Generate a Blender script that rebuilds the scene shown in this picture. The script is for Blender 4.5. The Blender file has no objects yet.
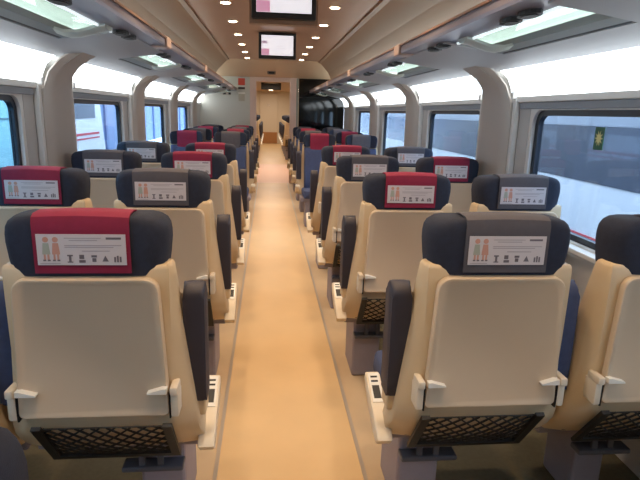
import bpy, bmesh, math, random
from mathutils import Vector, Matrix
random.seed(4)
sc = bpy.context.scene
COL = sc.collection

# ------------------------------------------------------------------ materials
def lin(c):
    return tuple(((v/255)/12.92 if v/255 <= .04045 else ((v/255+.055)/1.055)**2.4) for v in c)
MATS = {}
def mat(name, rgb, rough=.5, metal=0., spec=.5, noise=0., nscale=20., bump=0., bscale=200., emit=None, coat=0.):
    if name in MATS: return MATS[name]
    m = bpy.data.materials.new(name); m.use_nodes = True
    nt = m.node_tree; b = nt.nodes['Principled BSDF']
    c = lin(rgb)
    b.inputs['Base Color'].default_value = (*c, 1)
    b.inputs['Roughness'].default_value = rough
    b.inputs['Metallic'].default_value = metal
    b.inputs['Specular IOR Level'].default_value = spec
    b.inputs['Coat Weight'].default_value = coat
    if noise or bump:
        tc = nt.nodes.new('ShaderNodeTexCoord')
    if noise:
        n = nt.nodes.new('ShaderNodeTexNoise'); n.inputs['Scale'].default_value = nscale; n.inputs['Detail'].default_value = 4
        r = nt.nodes.new('ShaderNodeMapRange'); r.inputs['From Min'].default_value = .3; r.inputs['From Max'].default_value = .7
        r.inputs['To Min'].default_value = 1-noise; r.inputs['To Max'].default_value = 1+noise
        mx = nt.nodes.new('ShaderNodeVectorMath'); mx.operation = 'SCALE'; mx.inputs[0].default_value = c
        nt.links.new(tc.outputs['Object'], n.inputs['Vector']); nt.links.new(n.outputs['Fac'], r.inputs['Value'])
        nt.links.new(r.outputs['Result'], mx.inputs['Scale']); nt.links.new(mx.outputs['Vector'], b.inputs['Base Color'])
    if bump:
        n2 = nt.nodes.new('ShaderNodeTexNoise'); n2.inputs['Scale'].default_value = bscale
        bp = nt.nodes.new('ShaderNodeBump'); bp.inputs['Strength'].default_value = bump; bp.inputs['Distance'].default_value = .002
        nt.links.new(tc.outputs['Object'], n2.inputs['Vector']); nt.links.new(n2.outputs['Fac'], bp.inputs['Height'])
        nt.links.new(bp.outputs['Normal'], b.inputs['Normal'])
    if emit:
        b.inputs['Emission Color'].default_value = (*lin(emit[0]), 1); b.inputs['Emission Strength'].default_value = emit[1]
    MATS[name] = m
    return m
def glass(name, tint, refl=.08):
    m = bpy.data.materials.new(name); m.use_nodes = True; nt = m.node_tree
    for n in list(nt.nodes): nt.nodes.remove(n)
    out = nt.nodes.new('ShaderNodeOutputMaterial'); mx = nt.nodes.new('ShaderNodeMixShader')
    t = nt.nodes.new('ShaderNodeBsdfTransparent'); g = nt.nodes.new('ShaderNodeBsdfGlossy')
    g.inputs['Roughness'].default_value = .03
    lw = nt.nodes.new('ShaderNodeLayerWeight'); lw.inputs['Blend'].default_value = .25
    r = nt.nodes.new('ShaderNodeMapRange'); r.inputs['To Min'].default_value = refl*.5; r.inputs['To Max'].default_value = refl*4
    t.inputs['Color'].default_value = (*lin(tint), 1)
    nt.links.new(lw.outputs['Fresnel'], r.inputs['Value']); nt.links.new(r.outputs['Result'], mx.inputs['Fac'])
    nt.links.new(t.outputs[0], mx.inputs[1]); nt.links.new(g.outputs[0], mx.inputs[2]); nt.links.new(mx.outputs[0], out.inputs[0])
    MATS[name] = m
    return m
M_shell = mat('shell_beige', (214,190,154), .45, noise=.02, nscale=6)
M_tray = mat('tray_beige', (212,190,162), .42, noise=.015, nscale=5)
M_white = mat('white_plastic', (240,236,226), .35)
M_navy = mat('navy_fabric', (36,42,60), .85, noise=.12, nscale=60, bump=.5, bscale=500)
M_seat = mat('slate_blue_fabric', (66,76,108), .9, noise=.10, nscale=50, bump=.5, bscale=400)
M_crim = mat('crimson_cloth', (134,22,58), .75, noise=.06, nscale=40, bump=.3, bscale=600)
M_grey = mat('grey_cloth', (84,81,88), .8, noise=.06, nscale=40, bump=.3, bscale=600)
M_arm = mat('charcoal_vinyl', (52,50,62), .55, bump=.2, bscale=300)
M_black = mat('black_plastic', (22,21,22), .5)
M_net = mat('black_cord', (20,19,20), .7)
M_ped = mat('pedestal_grey', (150,142,152), .5, noise=.03)
M_foot = mat('footrest_grey', (84,84,92), .45)
M_card = mat('notice_card', (206,200,204), .4)
M_text = mat('notice_ink', (168,160,166), .5)
M_icon = mat('notice_icon', (110,104,112), .5)
M_fig = mat('notice_orange', (200,150,134), .5)
M_fig2 = mat('notice_green', (166,172,160), .5)
M_floorA = mat('aisle_vinyl', (218,184,136), .42, noise=.05, nscale=3)
M_floorB = mat('side_vinyl', (212,184,146), .55, noise=.05, nscale=5)
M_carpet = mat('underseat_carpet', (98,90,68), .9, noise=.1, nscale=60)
M_alu = mat('aluminium', (198,184,168), .35, metal=.3)
M_wall = mat('wall_grey', (196,192,188), .5, noise=.01, nscale=3)
M_pill = mat('pillar_beige', (192,182,172), .5, noise=.02, nscale=4)
M_ltrim = mat('light_trim', (226,222,216), .45)
M_blind = mat('blind_grey', (150,156,164), .5)
M_gask = mat('rubber_gasket', (14,22,38), .4)
M_bronze = mat('ceiling_bronze', (168,126,98), .42, noise=.02, nscale=3)
M_bronze2 = mat('ceiling_lip', (140,104,80), .4)
M_hdr = mat('header_beige', (198,164,132), .5)
M_rail = mat('rack_rail', (138,132,142), .35, metal=.4)
M_sof = mat('rack_soffit', (168,170,174), .5)
M_strip = mat('rack_strip', (140,150,152), .5)
M_brk = mat('rack_bracket', (196,204,196), .4)
M_upper = mat('upper_lining', (224,232,226), .5)
M_dglass = mat('dark_glass', (6,10,10), .06, spec=.6, coat=.0)
M_bulk = mat('bulkhead_white', (206,202,190), .45)
M_pink = mat('door_frame_rose', (226,196,180), .4)
M_bdoor = mat('end_door_beige', (214,200,178), .5)
M_bpan = mat('end_door_brown', (170,118,70), .5)
M_red = mat('notice_red', (200,70,50), .5)
M_glass = glass('window_glass', (214,226,236), .045)
M_rackglass = glass('rack_glass', (238,246,243), .05)
def emis(name, rgb, s):
    return mat(name, (230,230,230), .5, emit=(rgb, s))
M_cove = emis('cove_diffuser', (238,248,255), 5.)
M_led = emis('rack_led', (235,248,255), 1.0)
M_upl = emis('rack_uplight', (240,250,248), 6.0)
M_joint = mat('rack_joint', (186,160,146), .4)
M_spot = emis('downlight_bulb', (255,226,190), 14.)
M_scrw = emis('screen_white', (236,232,240), .85)
M_scrp = emis('screen_magenta', (196,70,140), .7)
M_scrv = emis('screen_violet', (150,110,150), .6)
M_scrg = emis('screen_grey', (205,198,212), .7)

# ------------------------------------------------------------------ mesh helpers
def link(name, bm, mats, parent=None, smooth=False, loc=(0,0,0)):
    bmesh.ops.recalc_face_normals(bm, faces=bm.faces)
    me = bpy.data.meshes.new(name); bm.to_mesh(me); bm.free()
    for m in (mats if isinstance(mats, (list, tuple)) else [mats]): me.materials.append(m)
    if smooth:
        for p in me.polygons: p.use_smooth = True
        try: me.set_sharp_from_angle(angle=math.radians(40))
        except Exception: pass
    o = bpy.data.objects.new(name, me); COL.objects.link(o); o.location = loc
    if parent: o.parent = parent
    return o
def NB(): return bmesh.new()
def box(bm, x0,x1,y0,y1,z0,z1, r=0, seg=2, mi=0):
    vs = [bm.verts.new((x,y,z)) for x in (x0,x1) for y in (y0,y1) for z in (z0,z1)]
    fs = [(0,1,3,2),(4,6,7,5),(0,4,5,1),(2,3,7,6),(0,2,6,4),(1,5,7,3)]
    faces = [bm.faces.new([vs[i] for i in f]) for f in fs]
    for f in faces: f.material_index = mi
    if r:
        es = list({e for f in faces for e in f.edges})
        res = bmesh.ops.bevel(bm, geom=es, offset=r, segments=seg, profile=.5, affect='EDGES')
        for f in res['faces']: f.material_index = mi
def loft(bm, rings, closed=True, cap=True, mi=0):
    R = [[bm.verts.new(p) for p in ring] for ring in rings]
    n = len(R[0])
    for a, b in zip(R, R[1:]):
        for i in range(n if closed else n-1):
            j = (i+1) % n
            f = bm.faces.new([a[i], a[j], b[j], b[i]]); f.material_index = mi
    if cap and closed:
        for q in (R[0], R[-1]):
            f = bm.faces.new(q); f.material_index = mi
def prism(bm, pts, axis, a, b, mi=0):
    def P(u, v, w): return {'x':(w,u,v),'y':(u,w,v),'z':(u,v,w)}[axis]
    loft(bm, [[P(u,v,a) for u,v in pts],[P(u,v,b) for u,v in pts]], mi=mi)
def rrect(x0,x1,z0,z1, rb, rt, n=5):
    out = []
    for cx, cz, r, a0 in ((x1-rt,z1-rt,rt,0),(x0+rt,z1-rt,rt,90),(x0+rb,z0+rb,rb,180),(x1-rb,z0+rb,rb,270)):
        for k in range(n+1):
            a = math.radians(a0+90*k/n); out.append((cx+r*math.cos(a), cz+r*math.sin(a)))
    return out
def cyl(bm, c, r, h, axis='z', n=16, mi=0, r2=None):
    r2 = r if r2 is None else r2
    rings = []
    for rr, d in ((r,0),(r2,h)):
        ring = []
        for k in range(n):
            a = 2*math.pi*k/n; u, v = rr*math.cos(a), rr*math.sin(a)
            ring.append({'z':(c[0]+u,c[1]+v,c[2]+d),'y':(c[0]+u,c[1]+d,c[2]+v),'x':(c[0]+d,c[1]+u,c[2]+v)}[axis])
        rings.append(ring)
    loft(bm, rings, mi=mi)
def bar(bm, p, q, w, t=None, mi=0):
    p, q = Vector(p), Vector(q); d = (q-p).normalized(); t = t or w
    up = Vector((0,0,1)) if abs(d.z) < .9 else Vector((0,1,0))
    s = d.cross(up).normalized()*w/2; u = s.cross(d).normalized()*t/2
    loft(bm, [[tuple(e+k) for k in (s+u, s-u, -s-u, -s+u)] for e in (p,q)], mi=mi)
def thing(name, label, cat, loc=(0,0,0), rotz=0, group=None):
    o = bpy.data.objects.new(name, None); o.empty_display_size = .1; COL.objects.link(o)
    o.location = loc; o.rotation_euler = (0,0,rotz); o['label'] = label; o['category'] = cat
    if group: o['group'] = group
    return o
def tag(o, label, cat, group=None, kind=None):
    o['label'] = label; o['category'] = cat
    if group: o['group'] = group
    if kind: o['kind'] = kind
    return o
def struct(name, bm, m, parent=None, smooth=False, label=None):
    o = link(name, bm, m, parent, smooth)
    if parent is None: o['kind'] = 'structure'
    if label: o['label'] = label
    return o
def copy_tree(o, parent=None):
    c = o.copy(); COL.objects.link(c)
    if parent: c.parent = parent
    for ch in [x for x in o.children]: copy_tree(ch, c)
    return c

# ------------------------------------------------------------------ camera
CX, H, F, YAW, PIT, ROL = -.0938, 1.4211, 530., .1009, .2358, .0276
cam = bpy.data.cameras.new('camera'); co = bpy.data.objects.new('camera', cam); COL.objects.link(co)
cam.sensor_width = 36; cam.lens = F/640*36; cam.clip_start = .02; cam.clip_end = 200
fwd = Vector((math.sin(YAW)*math.cos(PIT), math.cos(YAW)*math.cos(PIT), -math.sin(PIT)))
rgt = Vector((math.cos(YAW), -math.sin(YAW), 0)); up = rgt.cross(fwd)
cr, sr = math.cos(ROL), math.sin(ROL)
r2 = rgt*cr + up*sr; u2 = up*cr - rgt*sr
mw = Matrix.Identity(4)
for i in range(3): mw[i][0] = r2[i]; mw[i][1] = u2[i]; mw[i][2] = -fwd[i]
mw[0][3], mw[1][3], mw[2][3] = CX, 0, H
co.matrix_world = mw
sc.camera = co

# ------------------------------------------------------------------ seats
A, SP, P0, PITCH = .572, .55, 1.385, 1.035
def interp(tab, z):
    tab = sorted(tab)
    if z <= tab[0][0]: return tab[0][1]
    for (a, va), (b, vb) in zip(tab, tab[1:]):
        if z <= b: return va+(vb-va)*(z-a)/(b-a)
    return tab[-1][1]
HW_AISLE = [(.38,.282),(.44,.284),(.48,.280),(.60,.266),(.75,.246),(.9,.226),(1.01,.217)]
HW_IN = [(.38,.262),(.44,.268),(.48,.266),(.60,.248),(.75,.238),(.9,.224),(1.01,.217)]
Y0 = [(.377,.150),(.40,.122),(.44,.084),(.48,.050),(.52,.028),(.565,.016),(.62,.013),(.8,.008),(.95,.006),(1.01,.008)]
YF = [(.375,.21),(.46,.17),(.7,.14),(.9,.11),(1.01,.085)]

def shell_bm(s):           # s = +1: aisle on +x ; -1: aisle on -x ; 0: no aisle
    bm = NB(); rings = []
    for z in (.377,.40,.44,.48,.52,.565,.62,.7,.8,.9,.96,1.0,1.009,1.012):
        top = {1.009:.004, 1.012:.010}.get(z, 0)
        zz = min(z,1.01)
        hr = interp(HW_AISLE if s == 1 else HW_IN, zz)-top
        hl = interp(HW_AISLE if s == -1 else HW_IN, zz)-top
        cd = interp([(.40,.026),(.50,.040),(.62,.058),(.88,.055),(1.0,.034)], z); y0 = interp(Y0, zz)+top*.6; yf = interp(YF, zz)-top*.4
        fb = .205-top*.5
        rings.append([(hr,yf,z),(hr,y0+cd,z),(hr-.006,y0+cd*.73,z),(fb+.008,y0+.006,z),(fb-.012,y0,z),(0,y0-.002,z),
                      (-fb+.012,y0,z),(-fb-.008,y0+.006,z),(-hl+.006,y0+cd*.73,z),(-hl,y0+cd,z),(-hl,yf,z),(0,yf-.02,z)])
    loft(bm, rings)
    return bm
def head_bm():
    bm = NB(); rings = []
    for z, ins in ((.985,.010),(1.0,.006),(1.03,.002),(1.07,-.002),(1.105,-.002),(1.124,.001),(1.138,.008),(1.147,.020),(1.151,.038)):
        hw = .207-ins; y0 = max(0, ins)*.35; yf = .135-max(0, ins)*.6
        if z > 1.10: lift = lambda x: -.011*(abs(x)/.2)**2
        else: lift = lambda x: 0
        pts = [(-hw+.012,yf),(-hw,yf-.015),(-hw,y0+.06),(-hw+.006,y0+.028),(-hw+.024,y0+.008),(-hw+.055,y0),(-.1,y0),(0,y0),(.1,y0),
               (hw-.055,y0),(hw-.024,y0+.008),(hw-.006,y0+.028),(hw,y0+.06),(hw,yf-.015),(hw-.012,yf),(hw-.04,yf-.012),(hw-.075,yf-.035),(0,yf-.038),(-hw+.075,yf-.035),(-hw+.04,yf-.012)]
        rings.append([(x,y,z+lift(x)) for x,y in pts])
    loft(bm, rings)
    return bm
def cover_bm():
    bm = NB()
    out = [(-.007,.996),(-.007,1.06),(-.007,1.105),(-.007,1.132),(-.002,1.148),(.012,1.156),(.060,1.158),(.085,1.154),(.100,1.14),(.1065,1.12),(.107,1.05),(.107,.95)]
    inn = [(y+(.004 if y < .05 else -.004), z-.0035 if z > 1.14 else z) for y,z in out]
    rings = []
    for x, e in ((-.121,.002),(-.116,0),(-.06,0),(0,0),(.06,0),(.116,0),(.121,.002)):
        ring = [(x, y, z - .004*(x/.12)**2*(z>1.13)) for y,z in out]+[(x, y, z - .004*(x/.12)**2*(z>1.13)) for y,z in reversed(inn)]
        rings.append(ring)
    loft(bm, rings)
    return bm
def card_bm():
    bm = NB(); y = -.0095
    box(bm, -.111,.111, y,-.0072, 1.019,1.101, mi=0)
    def r(x0,x1,z0,z1,mi): box(bm, x0,x1, y-.0006,y, z0,z1, mi=mi)
    # two small standing figures on the left of the card
    for cx, m1, m2 in ((-.088,3,4),(-.064,3,3)):
        cyl(bm, (cx,y-.0006,1.087), .0075, .0006, 'y', 10, mi=3)
        prism(bm, [(cx-.010,1.048),(cx+.010,1.048),(cx+.007,1.078),(cx-.007,1.078)], 'y', y-.0006, y, mi=m2)
        r(cx-.007,cx-.002,1.034,1.048,m1); r(cx+.002,cx+.007,1.034,1.048,m1)
        r(cx-.009,cx-.002,1.030,1.034,2); r(cx+.002,cx+.009,1.030,1.034,2)
    r(-.105,-.055,1.0225,1.0245,1)
    for z, a, b in ((1.090,-.042,.050),(1.084,-.030,.040),(1.071,-.042,.100),(1.066,-.042,.080),(1.056,.000,.070)): r(a,b,z,z+.0022,1)
    r(.062,.100,1.088,1.0935,2)
    # five pictograms in a row
    for k, cx in enumerate((-.030,.000,.030,.058,.088)):
        if k == 0: r(cx-.007,cx+.007,1.043,1.047,2); r(cx-.003,cx+.003,1.028,1.043,2); r(cx-.007,cx+.007,1.026,1.029,2)
        elif k == 1: r(cx-.007,cx+.005,1.036,1.047,2); r(cx-.008,cx+.008,1.026,1.033,2)
        elif k == 2: r(cx-.007,cx+.007,1.040,1.046,2); r(cx-.005,cx+.005,1.028,1.038,2)
        elif k == 3: prism(bm, [(cx-.008,1.029),(cx+.008,1.029),(cx,1.045)], 'y', y-.0006, y, mi=2)
        else:
            for d in (-.008,-.001,.006): r(cx+d,cx+d+.0045,1.027,1.045-.004*abs(d)/.008,2)
    return bm
def tray_bm():
    bm = NB()
    o = rrect(-.197,.197,.577,.982,.018,.035)
    o = [(x, z+(.007*(1-(x/.197)**2) if z < .6 else 0)) for x,z in o]
    o = [(x*(1.035-.09*(z-.577)/.405), z) for x,z in o]
    def inset(d): return [(x*(1-d/.197), .78+(z-.78)*(1-d/.2)) for x,z in o]
    L = [(o,-.012),(o,-.028),(inset(.003),-.032),(inset(.010),-.032),(inset(.014),-.029)]
    loft(bm, [[(x,y+.016,z) for x,z in ring] for ring, y in L])
    return bm
def latch_bm(s):
    bm = NB()
    prism(bm, [(s*.199,.655),(s*.199,.671),(s*.188,.671),(s*.146,.659),(s*.146,.655)], 'y', -.034, -.014)
    return bm
def hinge_bm(s):
    bm = NB()
    a, b = sorted((s*.206, s*.228))
    box(bm, a, b, -.030, .03, .647, .672, .005)
    box(bm, a, b, -.020, .04, .576, .650, .005)
    return bm
def slit_bm(s):
    bm = NB(); a, b = sorted((s*.2015, s*.2060)); box(bm, a, b, -.0175, .02, .572, .652); return bm
def pocket_pt(x, t): return (x, -.012+.125*t, .551-.178*t)
def pocket_frame_bm(sh):
    bm = NB(); w = .178
    n = Vector((0,-.176,-.125)).normalized()
    def seg(a, b, wd, th=.010):
        pa, pb = Vector(pocket_pt(*a)), Vector(pocket_pt(*b)); d = (pb-pa).normalized(); s = d.cross(n).normalized()*wd/2; u = n*th
        loft(bm, [[tuple(e+k) for k in (s+u, s-u*.2, -s-u*.2, -s+u)] for e in (pa,pb)])
    seg((-w+sh,0),(-w+sh,1.02),.026); seg((w+sh,0),(w+sh,1.02),.026); seg((-w-.011+sh,.97),(w+.011+sh,.97),.022); seg((-w+sh,.05),(w+sh,.05),.004,.003)
    return bm
def pocket_net_bm(sh):
    bm = NB(); w = .173; dx = .027; slope = .042   # strands cross the pocket as flat diamonds
    Hh = 1.0
    def strand(x0, dirn):
        pts = []; X = x0; t = .04
        run = .22*dirn
        a, b = (x0, .05), (x0+run, .95)
        # clip in x
        def clip(a, b):
            (xa,ta),(xb,tb) = a, b
            lo, hi = 0., 1.
            for bound, sgn in ((-w,1),(w,-1)):
                fa, fb = sgn*(xa-bound), sgn*(xb-bound)
                if fa < 0 and fb < 0: return None
                if fa < 0: lo = max(lo, fa/(fa-fb))
                if fb < 0: hi = min(hi, fa/(fa-fb))
            if hi-lo < .02: return None
            return [(xa+(xb-xa)*k, ta+(tb-ta)*k) for k in (lo,hi)]
        c = clip(a, b)
        if c:
            bulge = lambda x,t: -.014*(1-(x/w)**2)*math.sin(math.pi*t)
            prev = None; N = 5
            for k in range(N+1):
                x = c[0][0]+(c[1][0]-c[0][0])*k/N; t = c[0][1]+(c[1][1]-c[0][1])*k/N
                p = pocket_pt(x+sh, t); p = (p[0], p[1]+bulge(x,t), p[2]+bulge(x,t)*.6)
                if prev: bar(bm, prev, p, .0048)
                prev = p
    n = 16
    for k in range(-8, 12):
        strand(-w+k*.043+.01, 1)
        strand(w-k*.043-.01, -1)
    return bm
def arm_bm(s, x0, x1):
    bm = NB(); a, b = sorted((s*x0, s*x1))
    z0, z1 = .565, .932
    out = rrect(.075,.165,z0,z1,.012,.04)
    prism(bm, out, 'x', a, b)
    es = [e for e in bm.edges if len({round(v.co.x,5) for v in e.verts}) == 1]
    bmesh.ops.bevel(bm, geom=es, offset=.012, segments=3, profile=.5, affect='EDGES')
    return bm
def armfoot_bm(s, x0, x1):
    bm = NB(); a, b = sorted((s*x0, s*x1)); box(bm, a+.004, b-.004, .085, .16, .515, .57, .006); return bm
def console_bm(s):
    bm = NB()
    prof = [(.085,.405),(.105,.425),(.19,.464),(.21,.470),(.325,.516),(.345,.512),(.35,.49),(.33,.462),(.25,.42),(.16,.385),(.11,.378)]
    a, b = sorted((s*.263, s*.315))
    prism(bm, prof, 'x', a, b)
    es = [e for e in bm.edges if len({round(v.co.x,5) for v in e.verts}) == 1]
    bmesh.ops.bevel(bm, geom=es, offset=.007, segments=2, profile=.5, affect='EDGES')
    return bm
def control_bm(s):
    bm = NB(); x = s*.289
    def on(y0,y1,w,h,mi):
        z = lambda y: .470+(y-.21)*.046/.115
        loft(bm, [[(x-w,y,z(y)-.002),(x+w,y,z(y)-.002),(x+w,y,z(y)+h),(x-w,y,z(y)+h)] for y in (y0,y1)], mi=mi)
    on(.208,.325,.019,.0030,1); on(.222,.272,.0125,.0045,0); on(.287,.293,.012,.0045,0); on(.305,.311,.012,.0045,0)
    return bm
def cushion_bm():
    bm = NB()
    box(bm, -.232,.232,.13,.615,.375,.462,.035,4)
    for v in bm.verts:
        if v.co.z > .44: v.co.z += .012*(abs(v.co.x)/.23)**2 + .012*((v.co.y-.37)/.25)
    return bm
def back_bm():
    bm = NB(); rings = []
    for z, d in ((.44,.02),(.46,.045),(.55,.06),(.62,.06),(.75,.045),(.88,.035),(.95,.025),(.975,.012)):
        y0 = interp(YF, z)-.015; hw = .200
        rings.append([(hw,y0,z),(hw,y0+d+.012,z),(hw-.02,y0+d+.024,z),(hw-.055,y0+d+.012,z),(.1,y0+d,z),(0,y0+d-.004,z),(-.1,y0+d,z),(-hw+.055,y0+d+.012,z),(-hw+.02,y0+d+.024,z),(-hw,y0+d+.012,z),(-hw,y0,z)])
    loft(bm, rings); return bm
def pedestal_bm(s):
    bm = NB()
    if s:
        a, b = sorted((s*.20, s*.05))
        box(bm, a, b, .24, .50, 0, .35, .012); box(bm, -.26, .26, .20, .54, .335, .378, .006)
    else:
        box(bm, -.26, .26, .20, .54, .335, .378, .006); box(bm, -.06, .06, .27, .47, 0, .345, .012)
    return bm
def footrest_bm(s):
    bm = NB(); c = s*.10
    for x in (c-.035,c+.025): bar(bm, (x,.215,.372), (x,.205,.262), .020, .012)
    box(bm, c-.10,c+.10,.19,.25,.244,.264,.006)
    return bm

def make_seat(s):
    root = thing('train_seat', 'x', 'seat')
    link('back_shell', shell_bm(s), M_shell, root, True)
    link('headrest', head_bm(), M_navy, root, True)
    cv = link('headrest_cover', cover_bm(), M_grey, root, True)
    link('notice_card', card_bm(), [M_card, M_text, M_icon, M_fig, M_fig2], cv)
    tr = link('tray_table', tray_bm(), M_tray, root, True)
    for q in (-1,1):
        link('tray_latch', latch_bm(q), M_white, tr)
        link('tray_hinge', hinge_bm(q), mat('hinge_cream', (230,216,194), .4), root, True)
        link('hinge_gap', slit_bm(q), M_black, tr)
    for ch in root.children:
        if ch.name.startswith('tray'): ch.location.x = .003*s
    pf = link('pocket_frame', pocket_frame_bm(.018*s), M_black, root)
    link('pocket_net', pocket_net_bm(.018*s), M_net, pf)
    link('backrest_cushion', back_bm(), M_seat, root, True)
    link('seat_cushion', cushion_bm(), M_seat, root, True)
    link('pedestal', pedestal_bm(s), M_ped, root)
    link('footrest', footrest_bm(s), M_foot, root)
    if s:
        am = link('armrest', arm_bm(s, .236, .297), M_arm, root, True)
        link('armrest_pivot', armfoot_bm(s, .236, .297), M_shell, am)
        am2 = link('armrest', arm_bm(-s, .236, .291), M_seat, root, True)
        link('armrest_pivot', armfoot_bm(-s, .243, .285), M_shell, am2)
        cs = link('side_console', console_bm(s), mat('console_cream', (232,217,192), .42), root, True)
        link('control_panel', control_bm(s), [M_black, M_white], cs)
    return root
PROTO = {1: make_seat(1), -1: make_seat(-1), 0: make_seat(0)}
used = set()
cov_mesh = {}
def place_seat(kind, x, y, rot, label, group, colour, z=0):
    p = PROTO[kind]
    o = p if kind not in used else None
    if o is None: o = copy_tree(PROTO[kind])
    used.add(kind)
    o.location = (x, y, z); o.rotation_euler = (0, 0, rot)
    o['label'] = label; o['group'] = group
    for ch in o.children:
        if ch.name.startswith('headrest_cover'):
            ch.material_slots[0].link = 'OBJECT'
            ch.material_slots[0].material = M_crim if colour == 'crimson' else M_grey
    return o
G1 = 'seats seen from behind'; G2 = 'seats facing the camera'; G3 = 'seats in the next car'
ordn = ['nearest row', 'second row', 'third row', 'fourth row']
AISLE = {-1: ['crimson','grey','crimson','crimson'], 1: ['grey','crimson','grey','crimson']}
WINDOW = {-1: ['grey','crimson','grey','grey'], 1: ['grey','grey','crimson','grey']}
for sd, nm in ((-1,'left'),(1,'right')):
    for k in range(4):
        y = P0+k*PITCH
        place_seat(-sd, sd*A, y, 0, f'{AISLE[sd][k]}-covered aisle seat showing its beige back, {ordn[k]} {nm} of the aisle', G1, AISLE[sd][k])
        place_seat(0, sd*(A+SP), y, 0, f'{WINDOW[sd][k]}-covered window seat showing its beige back, {ordn[k]} by the {nm} windows', G1, WINDOW[sd][k])
o0 = place_seat(1, -A, .43, 0, 'dark headrest edge of the seat cut off at the bottom left corner', G1, 'grey')
for ch in o0.children:
    if ch.name.startswith('headrest'): ch.location.z = -.062
AF = {-1: ['grey','crimson','grey','crimson'], 1: ['crimson','grey','crimson','grey']}
WF = {-1: ['crimson','grey','crimson','grey'], 1: ['grey','crimson','grey','grey']}
FP0, FPITCH = 7.08, 1.03
ordf = ['first row after the legroom gap', 'second row after the legroom gap', 'third row after the legroom gap', 'last row before the end wall']
for sd, nm in ((-1,'left'),(1,'right')):
    for k in range(4):
        y = FP0+k*FPITCH
        place_seat(sd, sd*A, y, math.pi, f'slate blue aisle seat facing us, {AF[sd][k]} cover, {ordf[k]}, {nm} side', G2, AF[sd][k])
        place_seat(0, sd*(A+SP), y, math.pi, f'slate blue window seat facing us, {WF[sd][k]} cover, {ordf[k]}, {nm} side', G2, WF[sd][k])
ZF = .15
for sd, nm in ((-1,'left'),(1,'right')):
    for k in range(5):
        place_seat(-sd, sd*A, 14.3+k*1.035, 0, f'tiny {["first","second","third","fourth","fifth"][k]} seat beyond the open doorway, {nm} of the aisle', G3, 'grey', z=ZF)

# ------------------------------------------------------------------ floor
YB, YE = -1.6, 10.85
bm = NB(); box(bm, -.292,.292, YB, YE, -.05, 0.0); struct('floor', bm, M_floorA)
for i, sd in enumerate((-1,1)):
    bm = NB(); a, b = sorted((sd*.308, sd*.52)); box(bm, a, b, YB, YE, -.05, 0.0); 
    struct('floor_'+('left' if sd < 0 else 'right'), bm, M_floorB)
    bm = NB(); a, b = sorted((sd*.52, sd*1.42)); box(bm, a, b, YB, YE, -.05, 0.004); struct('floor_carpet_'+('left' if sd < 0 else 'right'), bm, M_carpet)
    bm = NB(); a, b = sorted((sd*.292, sd*.308)); box(bm, a, b, YB, YE, -.05, .004); struct(f'trim_{i+1}', bm, M_alu, label='metal strip edging the aisle floor')
# ramp and next car floor
bm = NB()
loft(bm, [[(-.60,y,-.05),(.60,y,-.05),(.60,y,z),(-.60,y,z)] for y,z in ((10.85,0.),(11.0,0.),(12.5,ZF),(13.2,ZF))]); struct('floor_ramp', bm, mat('ramp_vinyl',(226,190,166),.5))
bm = NB(); box(bm, -1.42,1.42, 13.2, 22.0, 0, ZF); struct('floor_next_car', bm, M_floorA)

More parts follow.
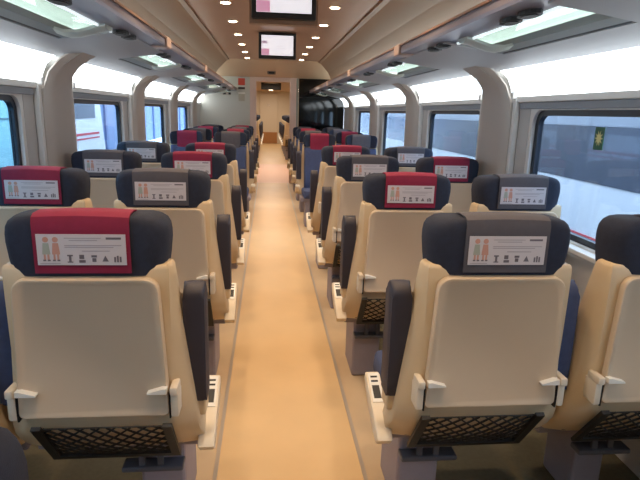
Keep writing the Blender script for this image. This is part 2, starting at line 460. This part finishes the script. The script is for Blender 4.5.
# ------------------------------------------------------------------ side walls, windows, pillars, coves
XW = 1.42
ZG0, ZG1 = .825, 1.468
win_n = 0; trim_n = 2
for sd, nm in ((-1,'left'),(1,'right')):
    p0 = 3.52 if sd < 0 else 3.44
    PP = 2.06
    pill = [p0+PP*k for k in range(-2,4)]
    # lower wall + sill (continuous)
    wb = NB()
    a, b = sorted((sd*XW, sd*(XW+.06))); box(wb, a, b, YB, YE, -.05, .77)
    a, b = sorted((sd*(XW-.03), sd*(XW+.07))); box(wb, a, b, YB, YE, .77, .80)
    # spandrel above the windows and wall strips between the glass
    a, b = sorted((sd*XW, sd*(XW+.06))); box(wb, a, b, YB, YE, 1.50, 1.72)
    a, b = sorted((sd*(XW), sd*(XW+.06))); box(wb, a, b, YB, YE, 1.72, 2.3)
    edges = [YB]
    bays = []
    for pc in pill:
        c = pc+PP/2
        if c+.55 < YE: bays.append(c)
    bays = [pill[0]-PP/2]*(pill[0]-PP/2-.55 > YB) + bays
    y = YB
    for c in bays:
        a, b = sorted((sd*XW, sd*(XW+.06))); box(wb, a, b, y, c-.06-.685, .80, 1.50); y = c-.06+.685
    a, b = sorted((sd*XW, sd*(XW+.06))); box(wb, a, b, y, YE, .80, 1.50)
    struct('wall_'+nm, wb, M_wall)
    for c in bays:
        win_n += 1
        wt = bpy.data.objects.new(f'window_{win_n}', None); COL.objects.link(wt); wt.location = (sd*XW, c-.06, 0); wt['kind'] = 'structure'
        gw = .65
        # white reveal frame around a rounded opening
        def ring(outer, inner, x0, x1, m, name):
            rb = NB()
            L = [[(sd*x0,yy,zz) for yy,zz in outer],[(sd*x0,yy,zz) for yy,zz in inner],[(sd*x1,yy,zz) for yy,zz in inner],[(sd*x1,yy,zz) for yy,zz in outer]]
            R = [[rb.verts.new(p) for p in q] for q in L]; n = len(R[0])
            for u, v in zip(R, R[1:]+R[:1]):
                for i in range(n): rb.faces.new([u[i],u[(i+1)%n],v[(i+1)%n],v[i]])
            return link(name, rb, m, wt, True)
        gi = rrect(-gw+.035, gw-.035, ZG0+.03, ZG1-.03, .055, .055, 6)
        go = rrect(-gw, gw, ZG0, ZG1, .08, .08, 6)
        ro = rrect(-.685, .685, .80, 1.50, .004, .004, 6)
        ring(ro, go, 0.002, .055, M_ltrim, 'window_frame')
        ring(go, gi, .022, .052, M_gask, 'window_gasket')
        gb = NB(); prism(gb, gi, 'x', sd*.036, sd*.042); link('window_pane', gb, M_glass, wt)
        bb = NB(); a, b = sorted((-sd*.014, sd*.012)); box(bb, a, b, -.69, .80, 1.474, 1.512, .005); link('blind_cassette', bb, M_blind, wt)
        sb = NB(); a, b = sorted((-sd*.05, sd*.05)); box(sb, a, b, -.69, .81, .79, .815, .006); link('window_sill', sb, M_ltrim, wt)
        if sd > 0 and abs(c-(p0-PP/2)) < .01:
            st = thing('window_sticker', 'green square sticker with pale starburst on the right window glass', 'sticker', (sd*XW, 2.40, 0))
            q = NB(); box(q, .0335,.0355,-.036,.036,1.285,1.39); link('sticker_sheet', q, mat('sticker_green',(28,92,62),.4), st)
            q = NB(); pts = []
            for k in range(20):
                a_ = 2*math.pi*k/20; r_ = .032 if k%2 == 0 else .014
                pts.append((r_*math.cos(a_), 1.338+1.15*r_*math.sin(a_)))
            prism(q, pts, 'x', .0325, .0335); link('starburst_mark', q, mat('sticker_cream',(226,220,150),.4), st)
    # pillars with sweeping arms
    for pc in pill:
        if pc > YE-.2: continue
        trim_n += 1
        path = [(1.365,0.),(1.365,.8),(1.362,1.40),(1.355,1.52),(1.335,1.60),(1.285,1.662),(1.22,1.708),(1.15,1.748)]
        wid  = [.235,.235,.235,.215,.185,.165,.155,.15]
        bm = NB(); rings = []
        for i, ((x,z),w) in enumerate(zip(path, wid)):
            x1, z1 = path[min(i+1,len(path)-1)]; x0, z0 = path[max(i-1,0)]
            d = Vector((x1-x0, 0, z1-z0)).normalized(); n = Vector((d.z,0,-d.x))   # outward (to the wall / up)
            if n.x < 0: n = -n
            t = .052 if z < 1.5 else .03
            def Q(yy, off): return (sd*(x+n.x*off), pc+yy, z+n.z*off)
            if i < 3: n = Vector((1,0,0))
            rings.append([Q(-w,t),Q(-w,.022),Q(-w+.045,.0),Q(-.12,-.004),Q(.12,-.004),Q(w-.045,.0),Q(w,.022),Q(w,t)])
        loft(bm, rings); struct(f'trim_{trim_n}', bm, M_pill, None, True, label='beige window pillar curving up into the luggage rack')
        # pale edge strips with little clips at their tops
        for q in (-1,1):
            trim_n += 1
            bm = NB(); a, b = sorted((sd*1.385, sd*1.419)); y0_, y1_ = sorted((pc+q*.237, pc+q*.275)); box(bm, a, b, y0_, y1_, .83, 1.53, .006)
            a, b = sorted((sd*1.365, sd*1.418)); box(bm, a, b, y0_+.004, y1_-.004, 1.53, 1.575, .006)
            struct(f'trim_{trim_n}', bm, M_ltrim)
    # glowing coves, one per bay
    for j, c in enumerate(bays+[pill[-1]+PP/2] if pill[-1]+.3 < YE else bays):
        y0_, y1_ = c-PP/2+.15, min(c+PP/2-.15, YE-.02)
        if y1_-y0_ < .2: continue
        t = thing('cove_light', f'bright white cove light panel above the {nm} windows, bay {["behind the camera","beside the nearest row","after the nearest pillar","after the second pillar","after the third pillar","at the end wall"][min(j,5)]}', 'light', (0, (y0_+y1_)/2, 1.5), 0, f'cove lights along the {nm} wall')
        h = (y1_-y0_)/2
        curve = [(1.414,1.540),(1.404,1.60),(1.378,1.655),(1.325,1.70)]
        bm = NB(); loft(bm, [[(sd*x, yy, z-1.5) for x,z in curve]+[(sd*(x+.006), yy, z-1.5+.004) for x,z in reversed(curve)] for yy in (-h,h)])
        link('diffuser', bm, M_cove, t, True)
        bm = NB(); a, b = sorted((sd*1.395, sd*1.418)); box(bm, a, b, -h, h, .012, .046, .004); link('lower_lip', bm, M_ltrim, t)
    # ---------------- luggage rack
    rk = thing('luggage_rack', f'glass and metal overhead luggage rack running along the {nm} side', 'luggage rack', (0,0,0))
    bm = NB()
    loft(bm, [[(sd*x,yy,z) for x,z in ((.712,1.80),(.716,1.788),(.862,1.786),(.866,1.80),(.80,1.815),(.735,1.835),(.715,1.832))] for yy in (YB,YE-.01)])
    link('front_rail', bm, M_rail, rk)
    bm = NB(); a, b = sorted((sd*.706, sd*.722)); box(bm, a, b, YB, YE-.01, 1.832, 1.842); link('rail_lip', bm, M_bronze2, rk)
    spans = []                       # solid flush panels around each pillar, open glass between them
    opens = []
    for pc in pill:
        spans.append((max(YB, pc-.66), min(YE-.01, pc+.38)))
        o1 = min(YE-.01, pc+PP-.66)
        if o1-(pc+.38) > .1: opens.append((pc+.38, o1))
    def slab(name, pts, y0, y1, m):
        bm = NB(); loft(bm, [[(sd*x,yy,z) for x,z in pts] for yy in (y0,y1)]); return link(name, bm, m, rk)
    slab('soffit_panel', ((1.335,1.700),(1.115,1.738),(1.115,1.748),(1.335,1.715)), YB, YE-.01, M_sof)
    for y0, y1 in spans:
        slab('arm_panel', ((1.116,1.7378),(.99,1.757),(.80,1.782),(.80,1.79),(.99,1.768),(1.116,1.748)), y0, y1, M_sof)
        pc = y0+.66 if y0 > YB else y1-.38
        bm = NB(); box(bm, min(sd*.700,sd*.80), max(sd*.700,sd*.80), pc-.07, pc+.07, 1.778, 1.846, .01); link('rail_joint', bm, M_joint, rk)
    for y0, y1 in opens:
        slab('shadow_gap', ((1.114,1.742),(1.096,1.745),(1.096,1.753),(1.114,1.750)), y0-.06, y1+.06, M_black)
        slab('shelf_edge', ((1.096,1.743),(1.045,1.756),(1.045,1.785),(1.096,1.768)), y0, y1, M_strip)
        slab('glass_shelf', ((1.046,1.785),(.86,1.786),(.86,1.792),(1.046,1.791)), y0, y1, M_rackglass)
        slab('light_strip', ((.862,1.776),(.870,1.776),(.870,1.785),(.862,1.785)), y0, y1, M_led)
        c = y1-.16
        bm = NB(); rings = []
        for x,z,w in ((1.05,1.752,.085),(1.01,1.742,.07),(.96,1.746,.05),(.91,1.760,.045),(.87,1.772,.05),(.83,1.779,.06)):
            rings.append([(sd*x,c-w,z),(sd*x,c-w*.5,z-.014),(sd*x,c+w*.5,z-.014),(sd*x,c+w,z),(sd*x,c+w,z+.012),(sd*x,c-w,z+.012)])
        loft(bm, rings); link('bracket', bm, M_brk, rk, True)
    bm = NB(); box(bm, min(sd*1.2,sd*1.28), max(sd*1.2,sd*1.28), YB, YE-.01, 1.745, 1.77); link('uplight_strip', bm, M_upl, rk)
    ys = [2.0,2.95]+[2.95+PITCH*k for k in range(1,8)]
    for yy in ys:
        for d in (-.075,.075):
            bm = NB(); n = 14
            for rr, z0_, z1_ in ((1,1.772,1.787),(.72,1.768,1.773)):
                loft(bm, [[(sd*.822+.036*rr*math.cos(2*math.pi*k/n), yy+d+.066*rr*math.sin(2*math.pi*k/n), zz) for k in range(n)] for zz in (z0_,z1_)])
            link('reading_light', bm, M_black, rk)

# ------------------------------------------------------------------ ceiling
YC = 9.2
bm = NB(); box(bm, -.74,.74, YB, YC, 2.24, 2.28); struct('ceiling', bm, M_bronze)
for sd, nm in ((-1,'left'),(1,'right')):
    bm = NB()
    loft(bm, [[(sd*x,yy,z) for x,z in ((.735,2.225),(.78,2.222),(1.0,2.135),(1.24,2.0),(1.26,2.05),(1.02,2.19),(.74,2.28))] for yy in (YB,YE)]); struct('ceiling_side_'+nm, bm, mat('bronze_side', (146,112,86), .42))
    bm = NB(); loft(bm, [[(sd*x,yy,z) for x,z in ((1.24,2.0),(1.34,1.91),(1.42,1.72),(1.46,1.72),(1.40,1.95),(1.26,2.05))] for yy in (YB,YE)]); struct('ceiling_lining_'+nm, bm, M_upper, None, True)
bm = NB()
loft(bm, [[(-1.2,y,z),(1.2,y,z),(1.2,y,z+.05),(-1.2,y,z+.05)] for y,z in ((YC,2.235),(YE,2.06))]); struct('ceiling_slope', bm, M_hdr)
# small dark sensor box on the sloping ceiling
t = thing('ceiling_sensor', 'small dark sensor box on the ceiling above the doorway', 'sensor', (-.04, 10.2, 2.125))
bm = NB(); box(bm, -.075,.075,-.02,.02,-.05,.012,.008); link('body', bm, mat('sensor_tan',(120,100,84),.5), t)
bm = NB(); box(bm, -.05,.05,-.026,-.02,-.04,-.006); link('lens', bm, M_black, t)
# downlights
pos = []
ln, fn = 'left', 0
nth = ['first','second','third','fourth','fifth','sixth','seventh','eighth','ninth','tenth']
for sd, nm in ((-1,'left'),(1,'right')):
    for k in range(-4,6):
        y = 4.50+.888*k
        if abs(y-3.5) < -.1: continue
        lab = f'round ceiling downlight, {nth[k]} visible along the {nm} row' if k >= 0 else f'round ceiling downlight of the {nm} row, {nth[-k-1]} back from the frame edge'
        t = thing('ceiling_downlight', lab, 'ceiling light', (sd*.43, y, 2.24), 0, f'downlights in the {nm} ceiling row')
        bm = NB(); cyl(bm, (0,0,-.006), .052, .006, 'z', 20); link('trim_ring', bm, M_alu, t, True)
        bm = NB(); cyl(bm, (0,0,-.010), .038, .004, 'z', 18); link('bulb', bm, M_spot, t)
        ld = bpy.data.lights.new('downlight_lamp', 'SPOT'); ld.energy = 34; ld.color = (1.0,.72,.46); ld.spot_size = math.radians(125); ld.spot_blend = .9; ld.shadow_soft_size = .05
        lo = bpy.data.objects.new('downlight_lamp', ld); COL.objects.link(lo); lo.location = (0,0,-.03); lo.parent = t
# ceiling monitors
def monitor(y, label, zc, low=0):
    t = thing('ceiling_monitor', label, 'screen', (-.001, y, zc))
    bm = NB(); box(bm, -.197,.197,-.02,.03,-.135,.128,.006); link('bezel', bm, M_black, t)
    bm = NB(); box(bm, -.168,.168,-.0225,-.019,-.100,.100); link('display', bm, M_scrw, t)
    d = t.children[-1]
    bm = NB(); box(bm, -.166,-.085,-.0245,-.0225,-.098,-.035); link('picture_block', bm, M_scrp, d)
    bm = NB(); box(bm, -.166,-.105,-.0245,-.0225,.015,.045); link('picture_block', bm, M_scrv, d)
    for zz, a, b in ((.075,-.15,-.06),(.06,.06,.13),(-.01,-.02,.07),(-.03,-.04,.09)):
        bm = NB(); box(bm, a, b, -.0245,-.0225, zz, zz+.006); link('text_line', bm, M_scrg, d)
    bm = NB(); prism(bm, [(.03,-.13-low),(.03,.11),(.34,.11),(.34,.02),(.10,-.13-low)], 'x', -.20-low*.4, .20+low*.4); link('housing', bm, M_bronze2, t)
    return t
monitor(5.98, 'farther ceiling monitor showing a white page with a magenta block', 2.10)
monitor(3.50, 'nearer ceiling monitor cut off by the top of the photo', 2.108, .03)

# ------------------------------------------------------------------ end wall with doorway and dark glass
bm = NB(); box(bm, -XW, -.455, YE, YE+.06, 0, 2.12); struct('wall_end', bm, M_bulk)
bm = NB(); box(bm, -XW-.06, XW+.06, YE, YE+.06, 2.0, 2.4)
struct('wall_end_header', bm, M_hdr) if False else bm.free()
bm = NB()
box(bm, -.455,-.33, YE-.02, YE+.08, 0, 2.07, .008); box(bm, .33,.455, YE-.02, YE+.08, 0, 2.07, .008); box(bm, -.33,.33, YE-.02, YE+.08, 1.985, 2.07)
struct('door_1', bm, M_pink, label='pale rose frame of the open doorway')
bm = NB(); box(bm, .458,.50, YE-.01, YE+.05, 0, 2.07, .005); struct('trim_90', bm, mat('glass_edge',(150,150,136),.4))
pt = thing('glass_partition', 'dark reflective glass partition right of the doorway', 'partition', (.96, YE+.02, 0))
bm = NB(); box(bm, -.455, .455, -.012, .012, .004, 2.07); link('dark_pane', bm, M_dglass, pt)
bm = NB(); box(bm, -.455, .455, -.018, -.012, 1.70, 1.712); link('pane_seam', bm, M_black, pt)
bm = NB(); box(bm, -XW-.06, XW+.06, YE+.0, YE+.06, 2.072, 2.5); struct('wall_end_top', bm, M_hdr)
# things on the end wall
t = thing('wall_notice', 'red notice plate high on the pale end wall', 'sign', (-.615, YE, 0))
bm = NB(); box(bm, -.065,.065,-.012,-.002,1.90,2.03,.003); link('red_plate', bm, M_red, t)
bm = NB(); box(bm, -.065,.065,-.012,-.002,1.825,1.865,.003); link('dark_plate', bm, mat('plate_brown',(70,60,54),.5), t)
t = thing('wall_poster', 'small beige paper in a white-topped holder on the end wall', 'poster', (-.615, YE, 0))
bm = NB(); box(bm, -.065,.065,-.014,-.002,1.735,1.765,.003); link('holder_top', bm, M_white, t)
bm = NB(); box(bm, -.06,.06,-.008,-.002,1.60,1.735); link('paper', bm, mat('poster_beige',(186,176,156),.6), t)
t = thing('wall_catch', 'black and chrome catch on the pale end wall', 'catch', (-.90, YE, 1.735))
bm = NB(); box(bm, -.085,.085,-.02,-.002,-.026,.026,.008); link('plate', bm, M_alu, t)
bm = NB(); box(bm, -.075,-.02,-.03,-.02,-.018,.018,.004); link('button', bm, M_black, t)
bm = NB(); box(bm, .03,.075,-.03,-.02,-.018,.018,.004); link('button', bm, M_black, t)

# next car beyond the doorway
bm = NB()
for sd in (-1,1):
    a, b = sorted((sd*.62, sd*.66)); box(bm, a, b, YE+.08, 13.2, 0, 2.3)
    a, b = sorted((sd*.62, sd*1.48)); box(bm, a, b, 13.2, 13.25, 0, 2.3)
    a, b = sorted((sd*1.42, sd*1.48)); box(bm, a, b, 13.25, 22, 0, 2.3)
struct('wall_next_car', bm, M_bdoor)
bm = NB(); box(bm, -1.48,1.48, 22, 22.06, 0, 2.35); struct('wall_far_end', bm, M_bdoor)
bm = NB(); box(bm, -.66,.66, YE+.06, 13.2, 2.12, 2.2); box(bm, -1.48,1.48, 13.2, 22, 2.2, 2.28); struct('ceiling_next_car', bm, M_hdr)
d = thing('end_door', 'beige end door with brown lower panel at the far end', 'door', (-.08, 22, ZF))
bm = NB(); box(bm, -.36,.36,-.04,-.005,.003,1.95,.01); link('door_leaf', bm, M_bdoor, d)
bm = NB(); box(bm, -.34,.34,-.05,-.04,.01,.45,.005); link('kick_panel', bm, M_bpan, d)
bm = NB(); box(bm, -.05,.05,-.055,-.04,1.45,1.55,.005); link('door_mark', bm, M_alu, d)
t = thing('vestibule_lamp', 'bright lamp in the ceiling just beyond the doorway', 'ceiling light', (-.03, 12.1, 2.12))
bm = NB(); cyl(bm, (0,0,-.02), .09, .02, 'z', 20); link('diffuser', bm, emis('vestibule_glow',(255,232,205),8.), t)
ld = bpy.data.lights.new('vestibule_bulb', 'AREA'); ld.energy = 24; ld.color = (1,.80,.66); ld.size = .3; ld.shape = 'DISK'
lo = bpy.data.objects.new('vestibule_bulb', ld); COL.objects.link(lo); lo.location = (0,0,-.04); lo.parent = t
for k, y in enumerate((14.6,16.6,18.6,20.6)):
    t = thing('next_car_lamp', f'small ceiling lamp in the next car, {nth[k]} beyond the doorway', 'ceiling light', (0, y, 2.2), 0, 'lamps in the next car')
    bm = NB(); cyl(bm, (0,0,-.02), .08, .02, 'z', 18); link('diffuser', bm, emis('next_glow',(255,225,190),6.), t)
    ld = bpy.data.lights.new('next_bulb', 'AREA'); ld.energy = 20; ld.color = (1,.86,.70); ld.size = .3; ld.shape = 'DISK'
    lo = bpy.data.objects.new('next_bulb', ld); COL.objects.link(lo); lo.location = (0,0,-.04); lo.parent = t
t = thing('next_car_monitor', 'dark monitor hanging from the ceiling beyond the doorway', 'screen', (-.02, 15.6, 2.2))
bm = NB(); box(bm, -.28,.28,-.02,.06,-.19,-.002,.01); link('bezel', bm, M_black, t)
bm = NB(); prism(bm, [(-.24,-.02),(.24,-.02),(.05,-.002),(-.05,-.002)], 'y', -.05, -.022); link('mount', bm, M_white, t)

# wall behind the camera
bm = NB(); box(bm, -1.48, 1.48, YB-.06, YB, -.05, 2.4); struct('wall_back', bm, M_bulk)

# ------------------------------------------------------------------ outside
bm = NB(); box(bm, -14, 14, -12, 45, -1.4, -1.3); struct('ground_outside', bm, mat('ballast',(120,118,116),.9,noise=.2,nscale=8))
def coach(x, y0, y1, sd, label, zb0, zb1, stripes, nose=0):
    t = thing('passenger_train', label, 'train', (x, (y0+y1)/2, -1.3))
    h = (y1-y0)/2
    prof = [(0,.35),(0,2.9),(.10,3.3),(.45,3.75),(1.1,4.0),(2.2,3.75),(2.6,3.2),(2.7,.35)]
    bm = NB()
    loft(bm, [[(sd*px, -h, pz) for px,pz in prof],[(sd*px, h+(nose*(1.2-pz/3.2) if nose else 0), pz) for px,pz in prof]])
    link('body', bm, mat('coach_white',(222,224,230),.4), t)
    bm = NB(); a, b = sorted((-sd*.012, sd*.02)); box(bm, a, b, -h+.2, h-(.3 if nose else .2), zb0+1.3, zb1+1.3); link('window_band', bm, mat('coach_glass',(78,84,98),.25), t)
    bm = NB(); box(bm, a, b, -h+.1, h-(.5 if nose else .1), zb1+1.305, zb1+2.0); link('upper_panel', bm, mat('coach_grey',(150,154,164),.4), t)
    for z0_, z1_ in stripes:
        bm = NB(); box(bm, a, b, -h+.05, h-.02, z0_+1.3, z1_+1.3); link('stripe', bm, mat('coach_red',(196,60,72),.5), t)
    bm = NB()
    for yy in (-h+2, -h+4.4, h-4.4, h-2):
        cyl(bm, (sd*.25 if sd > 0 else -.40, yy, .45), .45, .15, 'x', 20)
    link('wheels', bm, M_black, t)
    return t
coach(4.4, -6, 70, 1, 'white train with dark window band and red stripe outside the right windows', .57, 1.34, [(-.31,-.17)])
coach(-5.0, 2, 16.3, -1, 'white train with red stripes outside the left windows', 1.10, 1.95, [(.655,.715),(.545,.585)], nose=.7)
t = thing('glow_panel', 'pale cyan panel standing in for the glow outside the nearest left window', 'stand-in panel', (-3.0, 2.5, -1.3))
bm = NB(); box(bm, -.05,.05,-4.2,4.6,0,4.2); link('panel', bm, mat('glow_cyan',(176,236,250),.5), t)  # invented panel, its bright cyan colour stands in for the glow outside
bm = NB(); box(bm, .05,.06,-4.2,4.6,2.56,2.575); link('panel_joint', bm, mat('joint_grey',(120,160,176),.5), t)
t = thing('station_building', 'pale blue station wall beyond the left windows', 'building', (-10.5, 24, -1.3))
bm = NB(); box(bm, -.2,.2,-60,78,0,7); link('wall_panel', bm, mat('station_blue',(112,134,170),.6), t)
bm = NB()
for k in range(24): box(bm, .2,.32,-7+k*3.6,-6.6+k*3.6,0,7)
link('wall_ribs', bm, mat('station_rib',(92,112,150),.6), t)

# ------------------------------------------------------------------ world / view
w = bpy.data.worlds.new('daylight'); sc.world = w; w.use_nodes = True
bg = w.node_tree.nodes['Background']; bg.inputs['Color'].default_value = (.76,.87,1.0,1); bg.inputs['Strength'].default_value = 8.0
sc.view_settings.view_transform = 'Standard'; sc.view_settings.look = 'None'; sc.view_settings.gamma = 1; sc.view_settings.use_curve_mapping = False
sc.view_settings.exposure = -0.22
sc.cycles.use_denoising = True
sc.cycles.max_bounces = 8; sc.cycles.diffuse_bounces = 4; sc.cycles.transparent_max_bounces = 12
sc.cycles.sample_clamp_indirect = 4
